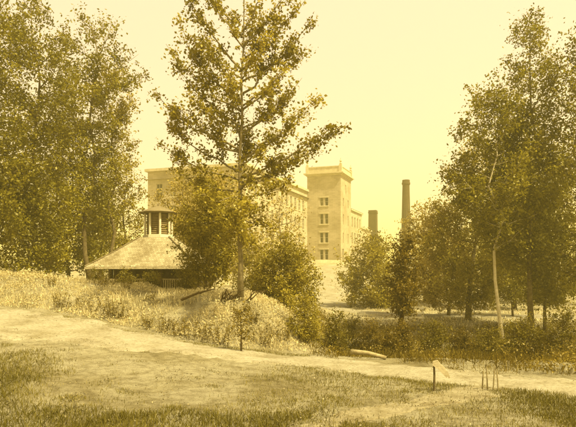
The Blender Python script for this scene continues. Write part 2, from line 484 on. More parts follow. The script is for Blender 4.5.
# ---- the tall open young tree in the middle
def centre_tree():
    Y0 = 26.5; q = random.Random(5)
    b = hit(240, 292, 20, 60); b = Vector((PX(240.5, Y0), Y0, H(PX(240.5, Y0), Y0)))
    tpx = [(240.5,293),(240.8,262),(239.2,228),(240.3,192),(239.8,155),(242.3,118),(241.3,82),(243.6,46),(244,10),(245,-48)]
    tp = [W(x, y, Y0 + .05*math.sin(i)) for i, (x,y) in enumerate(tpx)]
    tp[0] = b
    def T(py):
        ys = [t[1] for t in tpx][::-1]; xs = [t[0] for t in tpx][::-1]
        return W(np.interp(py, ys, xs), py, Y0)
    spec = [ # start row, tip x, tip y, depth
        (152,152,90,.5),(150,168,104,-.8),(180,157,141,-.4),(172,164,122,1.0),(128,176,66,.3),(132,186,92,-1.0),(112,166,44,-.2),(104,180,30,.8),
        (90,176,16,.1),(78,200,38,-.9),(70,182,-12,.2),(48,208,-8,-.6),(38,200,-30,.5),
        (183,347,124,.4),(178,332,128,-.7),(160,318,96,.2),(158,300,112,-1.1),(186,312,152,1.2),(134,302,78,-.2),(128,290,92,.9),(110,304,52,.3),(106,286,66,-1.0),
        (94,310,22,.1),(82,294,42,1.0),(70,308,-4,-.3),(60,280,18,.8),(46,292,-18,-.5),(30,270,-30,.3),
        (192,178,172,.6),(196,196,196,-1.0),(198,296,180,-.9),(190,262,150,-1.8),(168,250,120,2.2),(140,232,84,1.9),
        (112,226,66,-1.5),(80,262,36,-1.3),(52,256,8,1.1),(215,190,222,-.6),(222,218,244,.9),(218,276,226,-.5),(228,262,250,-.9),(212,252,240,-1.8),(206,226,228,-1.9),(200,246,206,-2.2),(205,212,215,-1.2),(208,270,205,1.0)]
    limbs = []
    for s, x, y, d in spec:
        limbs.append(curve_limb(T(s), W(x, y, Y0 + d*1.3), q, sag=.07, jit=.05, n=7))
    build_tree('young_tree', 'tall slender open crowned tree standing alone on the grassy bank in the middle', 'tree', b, None, limbs, tp, .125,
               M['leaf_mid'], M['bark_grey'], 23000, .135, .10, 3, fine=(1.0,1.0,11,1.0), twig_len=.19, twigs=8, up=.6, asp=.72, trunk_leaf=.10, tip_bias=.5, twig_up=.35)
centre_tree()

GL = 'trees in the grove at the left'
auto_tree('grove_tree','tall dark tree at the left edge reaching the top of the picture',38,40,-6,58,232,'leaf_olive',n_leaf=16000,leaf=.21,seed=21,prof='column',n_limbs=34,group=GL,spread=.5)
auto_tree('grove_tree','tall ragged tree with open sky gaps, beside the darkest left tree',92,44,10,50,215,'leaf_olive',n_leaf=8500,leaf=.22,seed=22,prof='spread',n_limbs=30,group=GL,spread=.32)
auto_tree('grove_tree','broad dark tree cut by the left edge of the picture',-12,36,-20,55,240,'leaf_olive',n_leaf=13000,leaf=.21,seed=23,prof='round',n_limbs=28,group=GL,spread=.5)
auto_tree('grove_tree','low bushy tree in the shade left of the pavilion roof',70,47,112,46,262,'leaf_olive',n_leaf=14000,leaf=.22,seed=24,prof='dome',n_limbs=30,group=GL,spread=.5)
auto_tree('grove_tree','thin light tree just left of the pavilion cupola',124,50,150,24,250,'leaf_mid',n_leaf=3600,leaf=.20,seed=25,prof='column',n_limbs=22,group=GL,spread=.3)
auto_tree('grove_tree','short spreading tree at the left edge beneath the tall ones',26,38,165,40,270,'leaf_olive',n_leaf=10000,leaf=.19,seed=26,prof='dome',n_limbs=26,group=GL,spread=.45)
auto_tree('grove_tree','slim tree with dangling sprays of leaves right of the tall ragged tree',112,47,60,30,190,'leaf_mid',n_leaf=4500,leaf=.21,seed=27,prof='spread',n_limbs=22,group=GL,spread=.28)
auto_tree('grove_tree','far small tree seen between the grove trunks and the pavilion',100,60,190,40,258,'leaf_olive',n_leaf=7000,leaf=.24,seed=28,prof='dome',n_limbs=22,group=GL,spread=.5)

GM = 'trees between the bank and the mill'
auto_tree('leafy_tree','full bushy tree covering the right side of the pavilion roof',207,31.5,180,35,274,'leaf_mid',n_leaf=12000,leaf=.15,seed=31,prof='round',n_limbs=34,group=GM,spread=.26)
auto_tree('leafy_tree','pale feathery tree in front of the long mill wall',280,46,196,33,275,'leaf_pale',n_leaf=2600,leaf=.17,seed=32,prof='round',n_limbs=28,group=GM,spread=.34,cat='tree')
auto_tree('leafy_tree','low dark rounded tree right of the slender trunk, below the mill tower',284,30.5,238,36,298,'leaf_mid',n_leaf=12000,leaf=.13,seed=33,prof='dome',n_limbs=28,group=GM,spread=.25)
auto_tree('leafy_tree','pale tree behind the slender trunk, in front of the mill end wall',212,58,168,42,270,'leaf_pale',n_leaf=11000,leaf=.22,seed=34,prof='round',n_limbs=26,group=GM,spread=.4)
auto_tree('leafy_tree','loose pale tree behind the pavilion, hiding the mill end wall',182,47,172,34,268,'leaf_pale',n_leaf=7500,leaf=.19,seed=38,prof='round',n_limbs=28,group=GM,spread=.32)
auto_tree('leafy_tree','small dense tree behind the slender trunk at the foot of the mill',252,50,236,24,285,'leaf_mid',n_leaf=4000,leaf=.18,seed=35,prof='dome',n_limbs=22,group=GM,spread=.35)
auto_tree('bank_bush','dark rounded bush at the right end of the grassy bank',304,26,296,19,338,'leaf_mid',n_leaf=5000,leaf=.085,seed=36,prof='dome',n_limbs=22,cat='bush',trunk_r=.05,spread=.15)
auto_tree('drooping_tree','wide low domed tree between the mill tower and the tall smokestack',373,57,234,38,304,'leaf_mid',n_leaf=12500,leaf=.22,seed=37,prof='dome',n_limbs=32,spread=.38)

GR = 'trees in the wood at the right'
auto_tree('wood_tree','tall dark tree rising highest near the right edge',532,37,18,42,270,'leaf_olive',n_leaf=14000,leaf=.19,seed=41,prof='column',n_limbs=32,group=GR,spread=.42)
auto_tree('wood_tree','dark tree cut by the right edge of the picture',584,35,22,44,280,'leaf_olive',n_leaf=12000,leaf=.19,seed=42,prof='column',n_limbs=28,group=GR,spread=.45)
auto_tree('wood_tree','leafy tree on a bare pale trunk in the right wood',503,36,82,48,240,'leaf_olive','bark_birch',n_leaf=12000,leaf=.2,seed=43,prof='round',n_limbs=32,group=GR,spread=.36,crown_px=494,lean=-.25,trunk_r=.125)
auto_tree('wood_tree','tree with a dark slanting trunk beside the far path',468,44,138,46,300,'leaf_mid',n_leaf=15000,leaf=.2,seed=44,prof='round',n_limbs=32,group=GR,spread=.36,crown_px=474,lean=.2,trunk_r=.2)
auto_tree('wood_tree','small tree on a thin leaning trunk left of the slanting one',448,47,200,33,302,'leaf_pale',n_leaf=10000,leaf=.19,seed=45,prof='round',n_limbs=26,group=GR,spread=.32,crown_px=440,trunk_r=.12)
auto_tree('wood_tree','light tree behind the tall smokestack, at the left edge of the right wood',424,62,205,30,302,'leaf_pale',n_leaf=10000,leaf=.22,seed=46,prof='round',n_limbs=24,group=GR,spread=.38)
auto_tree('wood_tree','crooked low tree under the dark trees at the right',513,47,225,30,292,'leaf_olive',n_leaf=6000,leaf=.18,seed=47,prof='dome',n_limbs=24,group=GR,spread=.36,lean=-.5)
auto_tree('wood_tree','broad background tree filling the gap behind the right wood',488,72,180,55,296,'leaf_olive',n_leaf=10000,leaf=.28,seed=48,prof='dome',n_limbs=28,group=GR,spread=.5)
auto_tree('wood_tree','broad shaded tree at the far right behind the edge trees',562,60,150,50,300,'leaf_olive',n_leaf=10000,leaf=.25,seed=49,prof='dome',n_limbs=28,group=GR,spread=.5)

auto_tree('wood_tree','leafy tree with its crown hanging low between the pale trunk and the right edge',545,39,150,36,300,'leaf_olive',n_leaf=12000,leaf=.19,seed=50,prof='round',n_limbs=30,group=GR,spread=.4)
auto_tree('wood_tree','dense tree in the heart of the right wood behind the pale trunk',515,54,120,44,300,'leaf_olive',n_leaf=13000,leaf=.24,seed=52,prof='round',n_limbs=30,group=GR,spread=.45)
for i,(px,top,hw,lab) in enumerate([(98,268,13,'dark low shrub under the left eave of the pavilion'),(126,271,11,'dark low shrub before the pavilion rail, second from the left'),
        (152,272,9,'small dark shrub before the middle of the pavilion rail'),(186,266,15,'dark shrub before the right end of the pavilion')]):
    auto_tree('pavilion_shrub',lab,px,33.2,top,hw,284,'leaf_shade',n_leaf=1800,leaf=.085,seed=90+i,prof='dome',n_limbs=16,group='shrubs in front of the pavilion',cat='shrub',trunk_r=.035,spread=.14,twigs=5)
# ---- the leaning dark red-brown cedar by the gully
auto_tree('dark_tree','leaning dark reddish tree in front of the tall smokestack',399,31,234,15,312,'leaf_red','bark_red',n_leaf=4400,leaf=.15,seed=51,prof='column',n_limbs=22,crown_px=407,trunk_r=.17,spread=.22)

# gully thickets: individual shrubs
GS = 'shrubs in the gully'
for i, (px, Y, top, hw, mt, lab) in enumerate([
    (402,28,322,9,'leaf_red','dark reddish upright shrub in the gully below the leaning tree'),
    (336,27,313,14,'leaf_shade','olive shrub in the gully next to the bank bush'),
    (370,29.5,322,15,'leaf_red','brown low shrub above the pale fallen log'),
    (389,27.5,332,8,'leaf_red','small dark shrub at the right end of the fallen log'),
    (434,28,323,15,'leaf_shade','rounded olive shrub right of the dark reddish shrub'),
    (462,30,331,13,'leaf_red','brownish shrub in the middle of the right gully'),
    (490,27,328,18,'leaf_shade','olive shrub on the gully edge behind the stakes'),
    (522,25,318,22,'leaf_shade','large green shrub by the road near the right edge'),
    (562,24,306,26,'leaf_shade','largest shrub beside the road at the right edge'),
    (352,33,316,16,'leaf_shade','small shrub at the back of the gully below the far path')]):
    auto_tree('gully_shrub', lab, px, Y, top, hw, 352, mt, n_leaf=3600, leaf=.085, seed=70+i, prof='dome', n_limbs=20, group=GS, cat='shrub', trunk_r=.04, spread=.16, twigs=5)

# ------------------------------------------------------------------ ground cover
CLEAR = [(Vector((PX(369,23.1), 23.1, 0)), 1.25, .95), (Vector((PX(198,26.7), 26.7, 0)), .85, .38)]     # spots kept bare of growth (fallen log, dead branch)
def open_ground(X, Y):
    k = np.ones(len(X), bool)
    for c, rx, ry in CLEAR: k &= ((X-c.x)/rx)**2 + ((Y-c.y+.5)/ry)**2 > 1
    return k
def blades(X, Y, ln, wd, m, name, parent=None, lean=.35, tone_mu=.5, tone_sd=.2, patch=None, seg=True, kind='stuff', origin=(0,0,0)):
    n = len(X)
    Z = hgt(X, Y)
    base = np.stack([X, Y, Z - .02], 1) - np.array(origin)
    az = rng.uniform(0, 2*np.pi, n); le = np.abs(rng.normal(0, lean, n))
    d = np.stack([np.cos(az)*np.sin(le), np.sin(az)*np.sin(le), np.cos(le)], 1)
    side_az = rng.uniform(0, 2*np.pi, n)
    s = np.stack([np.cos(side_az), np.sin(side_az), np.zeros(n)], 1)
    L = ln[:,None]; w = wd[:,None]
    midp = base + d*L*.55; d2 = d*1.0; d2[:,2] -= .35; tip = midp + d2*L*.45
    v = np.stack([base - s*w*.5, base + s*w*.5, midp + s*w*.4, tip, midp - s*w*.4], 1).reshape(-1, 3)
    tone = np.clip(rng.normal(tone_mu, tone_sd, n) + (patch if patch is not None else 0), 0, 1)
    o = mesh_np(name, v, 5, m, parent, np.repeat(tone, 5))
    if kind: tag(o, kind=kind)
    return o

def pnoise(X, Y, f, seed=0):
    r = np.random.default_rng(seed); out = 0
    for k in range(6):
        a = r.uniform(0, 2*np.pi); ff = f*r.uniform(.6, 1.9); ph = r.uniform(0, 6.28)
        out = out + np.sin((X*np.cos(a)+Y*np.sin(a))*ff + ph + 1.3*np.sin((X*np.sin(a)-Y*np.cos(a))*ff*.7 + ph*2))
    return out/6
def road_dist(X, Y):
    P = np.array([(p.x, p.y) for p in road_pts]); best = np.full(X.shape, 1e9)
    for a, b in zip(P[:-1], P[1:]):
        ab = b-a; t = np.clip(((X-a[0])*ab[0]+(Y-a[1])*ab[1])/(ab@ab), 0, 1)
        best = np.minimum(best, np.hypot(X-a[0]-t*ab[0], Y-a[1]-t*ab[1]))
    return best
def track_dist(X, Y):
    P = np.array([(p.x, p.y) for p in track_pts]); best = np.full(X.shape, 1e9)
    for a, b in zip(P[:-1], P[1:]):
        ab = b-a; t = np.clip(((X-a[0])*ab[0]+(Y-a[1])*ab[1])/(ab@ab), 0, 1)
        best = np.minimum(best, np.hypot(X-a[0]-t*ab[0], Y-a[1]-t*ab[1]))
    return best
def road_side(X, Y):      # >0 beyond the road
    P = np.array([(p.x, p.y) for p in road_pts]); return Y - np.interp(X, P[:,0], P[:,1])

# tall straw coloured grass on the bank
n = 62000
X = rng.uniform(-19, 2.2, n); Xs = X
fy = ev(FOOTY, X); Y = fy + rng.uniform(.0, 9.5, n)
Xs = X - np.clip(Y-24, 0, 16)*.07
keep = (Xs < 1.0 + rng.normal(0,.15,n)) & (rng.random(n) < .34 + .9*pnoise(X,Y,1.9,4)) & (road_side(X,Y) > 1.25) & open_ground(X,Y)
X, Y = X[keep], Y[keep]
nn = len(X); pt = pnoise(X, Y, 1.1, 9)*.35 + pnoise(X, Y, 3.5, 19)*.2
o = blades(X, Y, rng.uniform(.14,.55,nn)*(.75+.5*pnoise(X,Y,2.3,5)), rng.uniform(.010,.026,nn), M['straw'], 'tall_grass', lean=.5, tone_mu=.76, patch=pt)
tag(o, 'tall pale straw coloured grass covering the bank', 'grass')

def leaf_cover(name, lab, cat, X, Y, hmax, size, m, mu, f, sd):
    hh = np.clip(.45 + .8*pnoise(X, Y, f, sd), .03, 1)*hmax
    C = np.stack([X, Y, hgt(X, Y) + hh*np.sqrt(rng.random(len(X)))], 1)
    V = leaf_quads(C, size, .55, .7)
    tone = np.clip(mu + .35*pnoise(X, Y, f*.7, sd+1) + rng.normal(0, .18, len(X)), 0, 1)
    o = mesh_np(name, V, 4, m, None, np.repeat(tone, 4)); tag(o, lab, cat, kind='stuff')
n = 60000
X = rng.uniform(-19, 2.0, n); Y = ev(FOOTY, X) + rng.uniform(-.1, 9, n); Xs = X - np.clip(Y-24, 0, 16)*.07
keep = (Xs < .9) & (rng.random(n) < .45 + 1.1*pnoise(X, Y, 1.4, 31)) & (road_side(X,Y) > 1.3) & open_ground(X,Y)
leaf_cover('bramble', 'tangled pale brambles and creepers in patches over the bank', 'brambles', X[keep], Y[keep], .5, .085, M['bramble'], .62, 2.2, 33)
n = 100000
Y = rng.uniform(16.5, 42, n); X = rng.uniform(.3, 25, n); Xs = X - np.clip(Y-24, 0, 16)*.07
keep = (Xs > .8) & (road_dist(X,Y) > 1.6+.4*pnoise(X,Y,3,8)) & (road_side(X,Y) > 0) & (rng.random(n) < .25 + 1.6*pnoise(X, Y, 1.1, 35)) & open_ground(X,Y)
leaf_cover('undergrowth', 'low leafy brown undergrowth along the gully sides', 'undergrowth', X[keep], Y[keep], .95, .085, M['weed'], .33, 1.6, 37)

# short turf in the foreground, denser towards the right
n = 360000
Y = rng.uniform(8.5, 29, n); X = rng.uniform(-.62, .62, n)*Y
rd = road_dist(X, Y); side = road_side(X, Y)
pn = pnoise(X, Y, .9, 2)*.9 + pnoise(X, Y, 3.2, 3)*.7
rightness = sm(-2.2, .6, X + (16-Y)*.28)
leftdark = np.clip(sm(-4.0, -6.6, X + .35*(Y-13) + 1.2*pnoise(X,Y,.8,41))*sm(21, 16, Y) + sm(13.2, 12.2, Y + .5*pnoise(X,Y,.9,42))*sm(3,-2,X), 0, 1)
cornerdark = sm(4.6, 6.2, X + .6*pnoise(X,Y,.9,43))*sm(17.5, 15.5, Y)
dens = np.clip(-.02 + .30*np.clip(pn-.15,0,1) + .62*rightness*(.7+.8*pn) + .95*leftdark*(.7+.6*pn) + .8*cornerdark + 2.2*np.clip(pnoise(X,Y,2.8,51)-.36,0,1) + .8*((side>0)&(side<2.0))*(X<1), 0, 1)
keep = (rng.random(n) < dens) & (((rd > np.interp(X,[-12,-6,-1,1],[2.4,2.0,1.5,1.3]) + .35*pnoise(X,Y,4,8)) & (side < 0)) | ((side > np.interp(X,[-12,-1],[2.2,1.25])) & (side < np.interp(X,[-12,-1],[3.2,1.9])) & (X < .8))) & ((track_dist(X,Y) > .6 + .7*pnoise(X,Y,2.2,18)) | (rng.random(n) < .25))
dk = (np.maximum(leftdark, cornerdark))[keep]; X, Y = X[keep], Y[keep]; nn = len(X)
o = blades(X, Y, rng.uniform(.04,.15,nn)*(1+.5*dk), rng.uniform(.007,.016,nn), M['turf'], 'short_grass', lean=.55, tone_mu=.42, patch=pnoise(X,Y,1.3,12)*.3 - .25*dk)  # dark corner grass, with edge vignetting also painted into its tone
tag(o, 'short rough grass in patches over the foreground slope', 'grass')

n = 60000
Y = rng.uniform(8.5, 27, n); X = rng.uniform(-.62, .62, n)*Y
keep = (road_side(X,Y) < 1.9) & (rng.random(n) < .12 + .7*pnoise(X,Y,2.0,44)) & ((road_dist(X,Y) > 1.0) | (rng.random(n) < .12))
X, Y = X[keep], Y[keep]
C = np.stack([X, Y, hgt(X,Y) + .035 + rng.uniform(0,.02,len(X))], 1)
V = leaf_quads(C, .04, .6, 1.5); tn = np.clip(rng.normal(.32,.2,len(X)),0,1)
o = mesh_np('leaf_litter', V, 4, M['litter'], None, np.repeat(tn,4)); tag(o, 'dry leaf litter and crumbs of earth strewn over the foreground', 'leaf litter', kind='stuff')
# rank weeds on the gully sides
n = 105000
Y = rng.uniform(16.5, 41, n); X = rng.uniform(.2, 24, n)
Xs = X - np.clip(Y-24, 0, 16)*.07
keep = (Xs > .8) & (road_dist(X,Y) > 1.4 + .3*pnoise(X,Y,4,8)) & (road_side(X,Y) > 0) & (rng.random(n) < .38 + 1.1*pnoise(X,Y,1.4,14)) & open_ground(X,Y)
X, Y = X[keep], Y[keep]; nn = len(X)
o = blades(X, Y, rng.uniform(.12,.55,nn)*np.clip(.25+.35*(road_dist(X,Y)-1.3)+.5*pnoise(X,Y,1.8,40),.2,1.2), rng.uniform(.010,.028,nn), M['weed'], 'weeds', lean=.6, tone_mu=.26, patch=pnoise(X,Y,.9,15)*.4)
tag(o, 'rank brown weeds filling the gully beyond the road', 'weeds')

# meadow beyond
n = 60000
Y = rng.uniform(40, 100, n); X = rng.uniform(-.5,.62,n)*Y
P = np.array([(p.x,p.y) for p in path_pts]); dd = np.full(n,1e9)
for a,b in zip(P[:-1],P[1:]):
    ab=b-a; t=np.clip(((X-a[0])*ab[0]+(Y-a[1])*ab[1])/(ab@ab),0,1); dd=np.minimum(dd,np.hypot(X-a[0]-t*ab[0],Y-a[1]-t*ab[1]))
keep = (dd > 1.5+ .04*np.clip(Y-50,0,60)) & (rng.random(n) < .5+.5*pnoise(X,Y,.5,21)); X, Y = X[keep], Y[keep]; nn=len(X)
o = blades(X, Y, rng.uniform(.1,.35,nn), rng.uniform(.03,.08,nn), M['straw'], 'meadow_grass', lean=.5, tone_mu=.8, patch=pnoise(X,Y,.6,22)*.3)
tag(o, 'thin dry grass on the open ground before the mill', 'grass')

# weed clumps standing on the bank: things
def weed_clump(px, py, nst, ht, lab, m='weed'):
    p = hit(px, py, 18, 45); q = np.random.default_rng(int(px*7+py))
    root = empty('weed_clump', p); tag(root, lab, 'weed', 'dark weed clumps along the bank')
    bm = bmesh.new(); C = []
    for k in range(nst):
        a = q.uniform(0, 6.28); rr = abs(q.normal(0, .22)); l = ht*q.uniform(.6,1.1); le = q.normal(0,.16); 
        b0 = Vector((math.cos(a)*rr, math.sin(a)*rr, -.05)); e = b0 + Vector((math.cos(a)*.25*l + le*l, math.sin(a)*.25*l, l))
        tube(bm, [Vector((0,0,-.12)), b0, b0.lerp(e,.5)+Vector((0,0,.05*l)), e], [.014,.012,.009,.004], 4)
        for j in range(26):
            t = q.uniform(.15,1); C.append(np.array(b0.lerp(e,t)) + q.normal(0,.045,3))
    obj_bm('stem', bm, M['bark'], root)
    C = np.array(C); V = leaf_quads(C, .085, .4, .2, q)
    mesh_np('leaves', V, 4, M[m], root, np.repeat(np.clip(q.normal(.3,.2,len(C)),0,1),4))
for a in [(62,308,12,.75,'bushy dark weed clump at the far left foot of the bank'),(78,309,9,.6,'low weed clump left of the tall single weed'),
          (112,318,14,1.15,'tall dark weed clump with upright stems at the bank foot'),(120,319,8,.65,'short weed clump just right of the tallest weeds'),
          (100,287,12,.8,'spreading weeds on the bank top in front of the pavilion'),(128,290,9,.6,'weed tuft on the bank top below the cupola'),
          (178,336,9,.8,'weed tuft at the bank foot below the slanting dead branch'),(192,338,8,.9,'thin weeds at the bank foot left of the sapling'),
          (222,345,10,.9,'weed clump right against the left side of the sapling'),(262,345,8,.75,'weeds at the bank foot right of the sapling'),
          (286,340,7,.7,'small weeds on the pale right slope of the bank'),(52,286,8,.6,'weed tuft high on the bank at the far left'),
          (92,313,8,.6,'weeds midway along the far left foot of the bank'),(148,327,8,.6,'weeds at the bank foot under the middle of the pavilion'),
          (165,331,10,.75,'dark upright weeds at the bank foot just left of the slanting dead branch end'),(206,341,9,.85,'weeds at the bank foot between the dead branch and the sapling'),
          (275,338,7,.6,'short weeds low on the pale right slope of the bank, left of the last tuft'),(150,300,7,.5,'weed tuft halfway up the bank below the pavilion'),(252,322,8,.6,'weeds halfway up the bank right of the sapling top')]:
    weed_clump(*a)

# sapling in front of the bank
p = hit(241, 352, 18, 40)
q = random.Random(4)
limbs = []
zt = W(241, 305, p.y).z
for k in range(9):
    f = .3+.7*k/9
    p0 = p + Vector((0,0,(zt-p.z)*f*.9)); az = k*2.4
    limbs.append(curve_limb(p0, p0+Vector((math.cos(az)*.35, math.sin(az)*.35, .35)), q, n=4))
build_tree('sapling','thin young sapling by the road in front of the bank','sapling',p,None,limbs,[p, p+Vector((.02,0,.7)), p+Vector((-.03,0,1.3)), Vector((p.x,p.y,zt))],.035,
           M['weed'],M['bark'],700,.085,.09,9,twigs=4)

# slanting dead branch and tangled dead boughs
def dead_branch(name, lab, a, b, r0, cat, fork=True, m='wood_dark'):
    bm = bmesh.new(); q = random.Random(lab); mid = a.lerp(b,.5)+Vector((0,0,.06))
    o0 = a.copy()
    tube(bm, [a-o0, a.lerp(b,.25)+Vector((0,0,.03))-o0, mid-o0, b-o0], [r0, r0*.92, r0*.8, r0*(.35 if fork else .72)], 9)
    if fork:
        for t in (.35,.55,.75):
            s = a.lerp(b,t)-o0; tube(bm,[s, s+Vector((q.uniform(-.1,.4),q.uniform(-.3,.3),q.uniform(.15,.4)))],[r0*.4,.008],5)
    o = obj_bm(name, bm, M[m], smooth=True, loc=o0)
    return tag(o, lab, cat)
a = Vector((PX(181,26.5),26.5,0)); b = Vector((PX(215,26.7),26.7,0)); a.z = H(a.x,a.y)-.1; b.z = H(b.x,b.y)-.1
dead_branch('dead_branch','dark dead branch lying slantwise on the grassy bank', a+Vector((0,0,.38)), b+Vector((0,0,.62)), .06, 'branch')
g = hit(228,302,20,40)
bm = bmesh.new(); q = random.Random(8)
for k in range(16):
    a0 = Vector((q.uniform(-.5,.9), q.uniform(-.3,.3), q.uniform(.0,.15))); d = Vector((q.uniform(-.6,.9), q.uniform(-.4,.3), q.uniform(.1,.6)))
    tube(bm,[a0, a0+d*.5+Vector((0,0,.15)), a0+d],[.03,.022,.006],5)
o = obj_bm('brush_pile', bm, M['wood_dark'], smooth=True, loc=g+Vector((.1,-.1,0))); tag(o,'tangled pile of dead boughs at the foot of the slender tree','brush')

# pale fallen log by the road, stakes, plank
a = Vector((PX(351,23.3),23.3,0)); b = Vector((PX(386,22.8),22.8,0)); a.z = H(a.x,a.y); b.z = H(b.x,b.y)
dead_branch('fallen_log','pale bare log lying at the edge of the gully', Vector((a.x,a.y,a.z+.22)), Vector((b.x,b.y,b.z+.07)), .105, 'log', False, 'bark_pale')

for i,(px,py,ht,ln,lab) in enumerate([(482,390,.52,.04,'leftmost of the four wooden stakes by the road'),(487.5,390.5,.60,-.02,'second stake from the left in the row of four'),
                                      (493,391,.66,.05,'tallest stake, third from the left in the row of four'),(498.5,391.5,.56,-.04,'rightmost of the four wooden stakes by the road')]):
    p = hit(px,py,10,30); bm = bmesh.new()
    tube(bm,[Vector((0,0,-.15)),Vector((ln*.5,0,ht*.5)),Vector((ln,.01,ht*.93)),Vector((ln,.01,ht))],[.02,.02,.018,.008],6)
    tag(obj_bm('wooden_stake',bm,M['bark_pale'],loc=p),lab,'stake','wooden stakes by the road')

p = hit(434,391,10,30); bm = bmesh.new()
tube(bm,[Vector((0,0,-.15)),Vector((.01,0,.4)),Vector((0,.01,.70)),Vector((0,.01,.74))],[.03,.028,.026,.01],7)
tag(obj_bm('wooden_post',bm,M['bark'],loc=p),'thin dark post standing under the slanted white board','post')
bm = bmesh.new()   # split, weathered board leaning across the post
prof=[(-.05,.79),(.07,.81),(.15,.71),(.24,.63),(.33,.52),(.40,.36),(.36,.34),(.33,.39),(.30,.35),(.20,.47),(.09,.57),(-.06,.68)]
f1=[bm.verts.new((x,-.085,z)) for x,z in prof]; f2=[bm.verts.new((x+.01,-.05,z)) for x,z in prof]
bm.faces.new(f1); bm.faces.new(f2[::-1])
for k in range(len(prof)): bm.faces.new((f1[k],f1[(k+1)%len(prof)],f2[(k+1)%len(prof)],f2[k]))
tag(obj_bm('white_board',bm,M['wood_pale'],loc=p),'broken slanted white board fixed at the top of the thin dark post','board')

# wooden stile behind the dark tree
p = W(414,326,43); p.z = H(p.x,p.y)
root = empty('stile',p); tag(root,'small pale wooden stile with rails beside the far path','stile')
for s in (-.62,.62):
    bm=bmesh.new(); box(bm,s-.06,s+.06,-.06,.06,-.2,1.15); obj_bm('post',bm,M['white_paint'],root)
for z in (.25,.55,.9):
    bm=bmesh.new(); box(bm,-.72,.72,-.10,-.062,z,z+.12); obj_bm('rail',bm,M['white_paint'],root)
bm=bmesh.new(); box(bm,-.5,.5,-.55,-.15,.22,.27); box(bm,-.42,-.34,-.5,-.2,-.2,.22); box(bm,.34,.42,-.5,-.2,-.2,.22); obj_bm('step',bm,M['wood_pale'],root)

